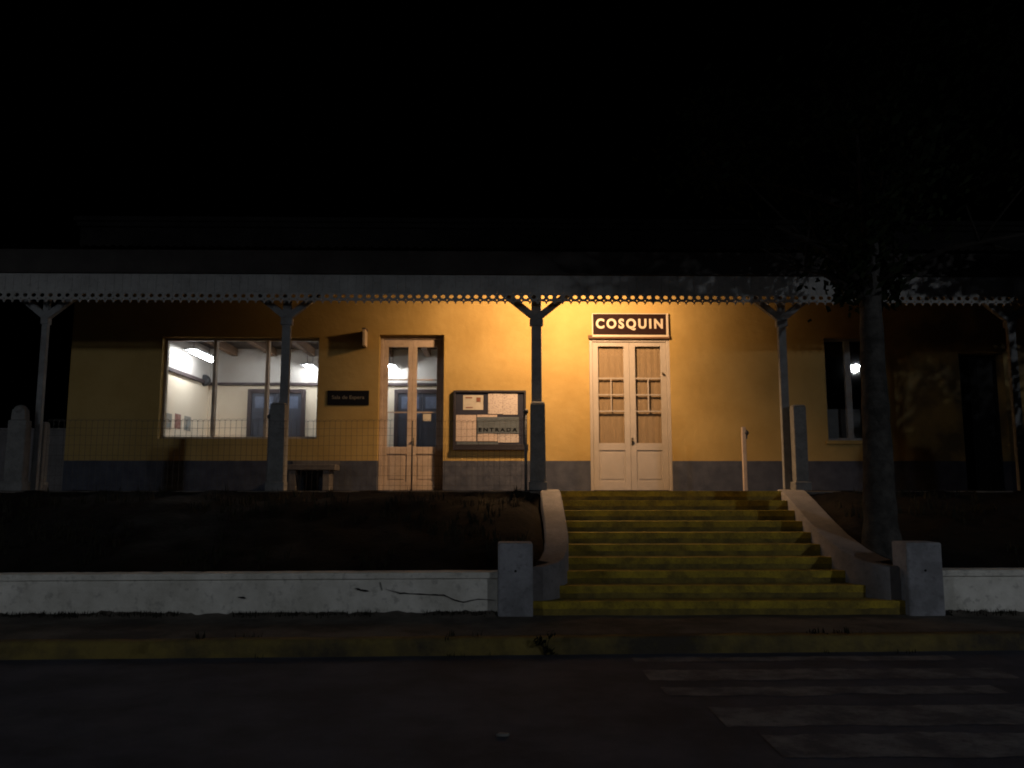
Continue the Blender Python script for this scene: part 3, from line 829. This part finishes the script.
# ------------------------------------------------------------------ bench under the window
a, b = at(287, 476, YW - .4), at(336, 461, YW - .4)
be = empty('bench', ((a.x + b.x)/2, YW - .3, PZ), 'low dark concrete bench against the wall under the wide window', 'bench')
hz = b.z
mb = MB(); mb.box(a.x, b.x, YW - .48, YW - .05, PZ + .36, PZ + .46); mb.build('seat', M['bench'], be, .012)
mb = MB(); mb.box(a.x, b.x, YW - .048, YW - .01, PZ + .46, PZ + .54); mb.build('backrest', M['bench'], be, .008)
for x in (a.x + .09, b.x - .16):
    mb = MB(); mb.box(x - .06, x + .06, YW - .44, YW - .09, PZ, PZ + .359); mb.build('leg', M['bench'], be, .01)

# ------------------------------------------------------------------ concrete posts at the platform edge
def post(px0, px1, pytop, Y, lab, w_taper=1.0, rounded=False):
    x0, x1 = X(px0, Y, 450), X(px1, Y, 450); zt_ = Z(pytop, Y, (px0 + px1)/2); w = x1 - x0; cx = (x0 + x1)/2
    p = empty('concrete_post', (cx, Y, PZ), lab, 'post', 'concrete posts along the platform edge')
    mb = MB()
    mb.taperbox(cx, Y, PZ, zt_ - (.22 if rounded else .03), w * w_taper, .17 * w_taper, w, .17)
    if rounded:
        mb.taperbox(cx, Y, zt_ - .219, zt_ - .05, w * .80, .15, w * .72, .13)
        mb.sphere((cx, Y, zt_ - .06), w * .36, 12, 8, .8)
    else:
        mb.taperbox(cx, Y, zt_ - .029, zt_, w, .17, w * .8, .13)
    mb.build('shaft', M['postconc'], p, .012)
    mb = MB(); mb.box(cx - w * .62, cx + w * .62, Y - .115, Y + .115, PZ - .002, PZ + .14); mb.build('base', M['postconc'], p, .012)
    return p
post(530.5, 545, 402, YE + .16, 'grey concrete post at the top of the stairs, in front of the middle canopy column', 1.08)
post(793, 806, 405, YE + .18, 'grey concrete post at the top right of the stairs', 1.0)
post(270, 285, 403, YE + .14, 'grey concrete post by the fence in front of the wide window', 1.12)
post(9, 27, 406, YE + .2, 'tall pale concrete post with a knobbed top at the far left end of the platform', 1.05, True)
post(37.5, 46, 422, YE + .5, 'short slim pale post just right of the leftmost canopy column', 1.0)

# slim steel post right of the white door
c = at(745.5, 489, 13.9); zt_ = Z(427, 13.9, 745)
g = empty('steel_post', (c.x, 13.9, PZ), 'slim pale standalone post with a dark knob, right of the white door', 'post')
mb = MB(); mb.box(c.x - .033, c.x + .033, 13.87, 13.93, PZ, zt_); mb.build('shaft', M['doorold'], g, .008)
mb = MB(); mb.sphere((c.x + .045, 13.9, zt_ - .10), .045); mb.box(c.x + .0335, c.x + .06, 13.885, 13.915, zt_ - .2, zt_ - .05); mb.build('knob', M['darkmetal'], g)

# ------------------------------------------------------------------ wire mesh fence
YFN = YE + .06
fx0, fx1 = X(46, YFN, 450), X(527, YFN, 450)
fn = empty('wire_fence', ((fx0 + fx1)/2, YFN, PZ), 'low wire mesh fence along the platform edge left of the stairs', 'fence')
zt_ = Z(421, YFN, 300); zbm = PZ - .06
mb = MB(); n = int((fx1 - fx0) / .082)
def sag(x): return .02 * noise.noise((x * .9, 0, 0)) + .008 * noise.noise((x * 5, 0, 3))
for i in range(n + 1):
    x = fx0 + (fx1 - fx0) * i / n
    pts = []
    for k in range(7):
        z = zbm + (zt_ - zbm + sag(x)) * k / 6
        pts.append((x + .006 * noise.noise((x * 3, z * 3, 1)), YFN + .015 * noise.noise((x * 2, z * 2, 6)), z))
    mb.tube(pts, .0027, 4, False, False)
    x2 = fx0 + (fx1 - fx0) * (i + 1) / n
    if i < n:   # looped top
        zz = zt_ + sag(x); mb.tube([(x, YFN, zz), (x + (x2-x)*.25, YFN, zz + .022), (x + (x2-x)*.75, YFN, zz + .022), (x2, YFN, zt_ + sag(x2))], .0027, 4, False, False)
for f_ in (0, .13, .26, .39, .53, .67, .80, .90, 1.0):
    pts = []
    for i in range(0, n + 1):
        x = fx0 + (fx1 - fx0) * i / n; z = zbm + (zt_ - zbm + sag(x)) * f_
        pts.append((x, YFN + .015 * noise.noise((x * 2, z * 2, 6)), z))
    mb.tube(pts, .0027, 4, False, False)
mb.build('wire_mesh', M['wire'], fn)
for px, top, r, m_ in ((268.5, 417, .022, 'galv'), (412, 421, .012, 'darkmetal'), (525.8, 412, .022, 'galv')):
    c = at(px, 450, YFN + .02); z = Z(top, YFN, px)
    mb = MB(); mb.tube([(c.x, YFN + .03, PZ - .1), (c.x, YFN + .03, z)], r, 10); p = mb.build('fence_post', M[m_], fn)
    if r > .02:
        mb = MB(); mb.sphere((c.x, YFN + .03, z + .01), .042); mb.build('post_cap', M['darkmetal'], p)
for px in (284.5,):
    pass

# low wall behind the left end of the platform
a, b = at(-30, 428, 17), at(67, 428, 17)
bw = empty('back_wall', ((a.x + b.x)/2, 17, PZ), 'dim pale rendered wall beyond the left end of the platform', 'wall')
mb = MB(); mb.box(a.x - 1, b.x, 17, 17.2, PZ - .02, a.z - .05); mb.build('wall_face', M['cheek'], bw)
mb = MB(); mb.box(a.x - 1, b.x, 16.97, 17.23, a.z - .049, a.z); mb.build('coping', M['cheek'], bw, .01)

# ------------------------------------------------------------------ tree right of the stairs
def add_leaf(mb, p, s):
    q = Vector((random.gauss(0, 1), random.gauss(0, 1), random.gauss(0, 1))).normalized(); u = q.orthogonal().normalized(); w = q.cross(u)
    mb.quad(p - u * s, p - w * s * .42 + u * .1 * s, p + u * s, p + w * s * .42 + u * .1 * s)
TY = 10.5
tb = at(881, 548, TY)
tr = empty('tree', (tb.x, TY, tb.z), 'tree with a bare grey trunk and dark crown on the bank right of the stairs', 'tree')
mb = MB()
path = [(883, 566), (882, 548), (880.5, 520), (878.5, 470), (876, 420), (873.5, 370), (871, 318), (869.5, 285), (870, 250), (868, 205)]
rad = [.31, .255, .205, .185, .17, .155, .14, .135, .11, .07]
pts = [at(px, py, TY) for px, py in path]
fine, fr = [], []
for i in range(len(pts) - 1):
    for k in range(4):
        t = k / 4; p = pts[i].lerp(pts[i+1], t)
        p += Vector((.012 * noise.noise((p.z * 3, 1, 0)), .012 * noise.noise((p.z * 3, 5, 0)), 0))
        fine.append(p); fr.append((rad[i] + (rad[i+1] - rad[i]) * t) * (1 + .06 * noise.noise((p.z * 4, 9, 0))))
fine.append(pts[-1]); fr.append(rad[-1])
mb.tube(fine, fr, 18)
mb.build('trunk', M['bark'], tr)
lb = MB(); br = MB()
top = pts[7]
ends = []
for i in range(15):
    a = 2 * math.pi * i / 15 + random.uniform(-.2, .2); L_ = random.uniform(1.2, 2.5)
    zstart = pts[6].z + random.uniform(.2, 2.0); st0 = Vector((top.x, TY, zstart))
    up = random.uniform(.35, 1.5)
    e = st0 + Vector((math.cos(a) * L_, math.sin(a) * L_ * .8, up * L_ * .7))
    mid = st0.lerp(e, .5) + Vector((0, 0, .15))
    br.tube([st0, mid, e], [.06, .04, .015], 7)
    ends += [(e, .75), (mid, .6), (mid.lerp(e, .5), .7)]
    for j in range(3):
        e2 = mid.lerp(e, random.uniform(.2, .9)) + Vector((random.uniform(-.7, .7), random.uniform(-.6, .6), random.uniform(-.2, .8)))
        br.tube([mid.lerp(e, .4), e2], [.022, .008], 5); ends.append((e2, .55))
# hanging sprays in front of the fascia around the trunk
for px, py in ((840, 285), (852, 296), (862, 280), (884, 300), (890, 284), (876, 272), (848, 270), (905, 268), (826, 268)):
    ends.append((at(px, py, TY + .1), .22))
for c, r in ends:
    for k in range(int(260 * r + 20)):
        d = Vector((random.gauss(0, .5), random.gauss(0, .5), random.gauss(0, .4))) * r
        p = c + d
        if p.z < Z(306, TY): continue
        if p.z < 5.55 and not (X(836, TY, 285) < p.x < X(905, TY, 285)): continue
        add_leaf(lb, p, random.uniform(.05, .10))
br.build('limb', M['limb'], tr)
lb.build('crown', M['leaf'], tr)

# added unseen bush further right, shading the station's right end from the street lamp
sh = empty('shade_shrub', (10.1, 10.4, .75), 'added unseen bush beyond the right edge of the view, shading the station wall', 'shade_shrub')
mb = MB(); lb = MB()
for i in range(9):
    a = i * .7; e = Vector((10.1 + 1.0 * math.cos(a), 10.4 + .6 * math.sin(a), 2.4 + .9 * ((i * .37) % 1)))
    mb.tube([(10.1, 10.4, .6), ((10.1 + e.x) / 2, (10.4 + e.y) / 2, 1.7), e], [.05, .03, .01], 6)
for k in range(9000):
    p = Vector((random.gauss(0, .62), random.gauss(0, .45), random.gauss(0, .80)))
    if abs(p.x) > 1.25: continue
    add_leaf(lb, Vector((10.0, 10.4, 2.65)) + p, random.uniform(.07, .12))
for k in range(3500):  # upper clump, added to shade the right end of the fascia
    p = Vector((9.2, 10.4, 4.95)) + Vector((random.gauss(0, .75), random.gauss(0, .35), random.gauss(0, .28)))
    if p.z < 4.45 or p.x < 7.4 or (p.x < 9.1 and p.z < 4.85): continue
    add_leaf(lb, p, random.uniform(.07, .12))
mb.build('stem', M['bark'], sh); lb.build('foliage', M['leaf'], sh)

# ------------------------------------------------------------------ small plants, grass, litter
def tufts(name, spots, material, hmin, hmax):
    mb = MB()
    for (x, y, z) in spots:
        for k in range(random.randint(4, 9)):
            a = random.uniform(0, 6.28); h = random.uniform(hmin, hmax); w = random.uniform(.004, .009)
            bx, by = x + random.gauss(0, .03), y + random.gauss(0, .03)
            dx, dy = math.cos(a), math.sin(a); le = random.uniform(.1, .7) * h
            mb.quad((bx - dy*w, by + dx*w, z - .01), (bx + dy*w, by - dx*w, z - .01), (bx + dx*le*.4 + dy*w*.7, by + dy*le*.4 - dx*w*.7, z + h*.6), (bx + dx*le*.4 - dy*w*.7, by + dy*le*.4 + dx*w*.7, z + h*.6))
            mb.quad((bx + dx*le*.4 - dy*w*.7, by + dy*le*.4 + dx*w*.7, z + h*.6), (bx + dx*le*.4 + dy*w*.7, by + dy*le*.4 - dx*w*.7, z + h*.6), (bx + dx*le, by + dy*le, z + h))
    o = mb.build(name, material)
    tag(o, None, None, None, 'stuff'); return o
def bank_z(x, y):
    t = (y - 9.70) / (YE + .03 - 9.70)
    return .52 + (PZ - .03 - .52) * (t ** .8) + .09 * noise.noise((x * 1.3, y * 1.3, 1)) + .05 * noise.noise((x * 4, y * 4, 2))
sp = []
for _ in range(1500):
    x = random.choice((random.uniform(-11, .45), random.uniform(-11, .45), random.uniform(4.75, 11))); y = random.uniform(9.85, 12.4)
    if noise.noise((x * .8, y * .8, 4)) > -.05: sp.append((x, y, bank_z(x, y)))
tufts('bank_grass', sp, M['grass'], .04, .16)
sp = []
for _ in range(900):
    x = random.choice((random.uniform(-12, -.02), random.uniform(-12, -.02), random.uniform(5.15, 11))); y = 9.53 - abs(random.gauss(0, .03))
    if noise.noise((x * 1.4, 0, 8)) > -.12: sp.append((x, y, SW - .01))
for _ in range(150):
    x = random.uniform(-9, 9); y = kerbY + SK * x + random.choice((-.02, .18)) + random.gauss(0, .02)
    if noise.noise((x, 3, 2)) > .05: sp.append((x, y, .0 if y < kerbY + SK * x else SW - .01))
tufts('verge_grass', sp, M['grass'], .02, .075)
# earth piled against the foot of the walls
for xa, xb in ((-14, -.01), (5.10, 15)):
    mb = MB(); n = int((xb - xa) / .05)
    for i in range(n + 1):
        x = xa + (xb - xa) * i / n
        h = max(.0, .035 + .03 * noise.noise((x * 1.1, 0, 2)) + .03 * noise.noise((x * 4, 0, 2)) + .025 * noise.noise((x * 13, 0, 2)))
        mb.v += [(x, 9.575, SW - .01 + h), (x, 9.545, SW - .01 + h * .95), (x, 9.48, SW - .005 + h * .4), (x, 9.33, SW - .03)]
    for i in range(n):
        for q in range(3): mb.f.append((i*4+q, i*4+q+1, i*4+q+5, i*4+q+4)); mb.sm.append(True)
    structure(mb.build('ground_verge', M['sidewalk']))
# weed on the kerb
c = at(545, 650, 8.0)
w = empty('weed', (c.x, 8.02, .03), 'small dark weed growing against the kerb below the stairs', 'weed')
mb = MB(); lb = MB()
for i in range(9):
    a = i * .7; e = Vector((c.x + .07 * math.cos(a), 8.0 + .05 * math.sin(a), .06 + .02 * i))
    mb.tube([(c.x, 8.02, 0), (c.x + .02 * math.cos(a), 8.01, .1), e], [.006, .004, .002], 5)
    for k in range(6): add_leaf(lb, e + Vector((random.gauss(0, .02), random.gauss(0, .02), random.gauss(0, .02))), .028)
mb.build('stem', M['grass'], w); lb.build('foliage', M['leaf'], w)
# crumpled paper on the road
d = ROT @ Vector(((503 - 512) / F, (384 - 737) / F, -1)); t = (RZ - CZ) / d.z; c = d * t
mb = MB(); mb.sphere((c.x, c.y, .022), .045, 9, 6, .45)
for i, v in enumerate(mb.v):
    k = 1 + .35 * noise.noise((v[0] * 40, v[1] * 40, v[2] * 40)); mb.v[i] = (c.x + (v[0] - c.x) * k, c.y + (v[1] - c.y) * k * .6, RZ + max(.002, v[2] * k * .6))
tag(mb.build('litter', M['litter'], origin=(c.x, c.y, 0)), 'scrap of crumpled pale paper lying on the dark road', 'litter')

# ------------------------------------------------------------------ lamps
def lamp(name, kind, loc, col, watts, parent=None, **kw):
    l = bpy.data.lights.new(name, kind); l.color = col; l.energy = watts
    for k, v in kw.items(): setattr(l, k, v)
    o = bpy.data.objects.new(name, l); COL.objects.link(o)
    if parent: o.parent = parent; o.location = Vector(loc) - ORI[parent.name]
    else: o.location = loc
    return o
# bulb under the canopy, hanging from the soffit behind the fascia
LX, LY, LZ = X(574, 12.99, 300), 12.99, PZ + 3.56
cl = empty('canopy_lamp', (LX, LY, LZ), 'warm lit bulb with added light-blocking plates hanging under the canopy roof behind the fascia', 'lamp')
mb = MB(); mb.sphere((LX, LY, LZ + .11), .03); mb.build('bulb', M['bulb'], cl)
mb = MB(); mb.tube([(LX, LY, LZ + .125), (LX, LY, LZ + .135), (LX, LY, LZ + .15)], [.13, .09, .03], 16, True, False); mb.tube([(LX, LY, LZ + .16), (LX, LY, LZ + .26)], .008, 6); mb.build('lamp_shade', M['darkmetal'], cl)
mb = MB(); mb.box(LX - .5, LX + .5, LY - .145, LY - .14, LZ - .30, LZ + .16); mb.box(LX - .5, LX + .5, LY - .14, LY + .02, LZ + .155, LZ + .16); mb.box(LX + .445, LX + .45, LY - .12, LY + .30, LZ - .36, LZ + .1545); mb.box(LX - .45, LX - .445, LY - .12, LY + .25, LZ - .33, LZ + .1545); mb.build('light_baffle', M['darkmetal'], cl)  # added plates that block the bulb's spill towards the street and wall ends
lamp('canopy_bulb_light', 'POINT', (LX, LY, LZ - .04), (1.0, .60, .30), 860, cl, shadow_soft_size=.14)

def street_lamp(x, y, h, aim, watts, lab, soft=.05):
    o = empty('street_lamp', (x, y, 0), lab, 'street lamp', 'street lamps across the road')
    u = (Vector(aim) - Vector((x, y, 0))); u.z = 0; u.normalize()
    hx, hy = x + u.x * 1.3, y + u.y * 1.3
    mb = MB(); mb.tube([(x, y, 0), (x, y, h - .5), (x + u.x * .3, y + u.y * .3, h - .05), (hx, hy, h + .05)], [.09, .06, .05, .04], 12); mb.build('pole', M['galv'], o)
    mb = MB(); mb.tube([(hx - u.x*.1, hy - u.y*.1, h + .09), (hx + u.x*.25, hy + u.y*.25, h + .10), (hx + u.x*.55, hy + u.y*.55, h + .06)], [.09, .16, .06], 12); mb.build('lamp_head', M['galv'], o)
    mb = MB(); mb.sphere((hx + u.x*.25, hy + u.y*.25, h - .04), .20, 14, 8, .4); mb.build('lens', M['lens'], o)
    l = lamp('street_lamp_light', 'SPOT', (hx + u.x*.25, hy + u.y*.25, h - .16), (.92, .96, 1.0), watts, o, spot_size=R(179), spot_blend=.12, shadow_soft_size=soft)
    return o
street_lamp(15.9, -5.0, 6.75, (9, 4, 0), 1000, 'bright street lamp across the road, mirrored in the right hand window', .15)
street_lamp(-18.6, -5.5, 6.8, (-10, 5, 0), 800, 'fainter street lamp across the road, behind the photographer on the left', .45)

# ------------------------------------------------------------------ night sky
wd = bpy.data.worlds.new('World'); S.world = wd; wd.use_nodes = True
nt = wd.node_tree
sky = nt.nodes.new('ShaderNodeTexSky'); sky.sky_type = 'NISHITA'; sky.sun_disc = False
sky.sun_elevation = R(-6); sky.sun_rotation = R(200)
bg = nt.nodes['Background']; bg.inputs['Strength'].default_value = .004
nt.links.new(sky.outputs[0], bg.inputs['Color'])

# ------------------------------------------------------------------ render settings
S.view_settings.view_transform = 'Standard'; S.view_settings.look = 'None'; S.view_settings.exposure = 0; S.view_settings.gamma = 1
S.view_settings.use_curve_mapping = False
S.cycles.use_denoising = True
S.cycles.max_bounces = 8; S.cycles.transparent_max_bounces = 12
S.cycles.sample_clamp_indirect = 4
S.cycles.filter_width = 1.9
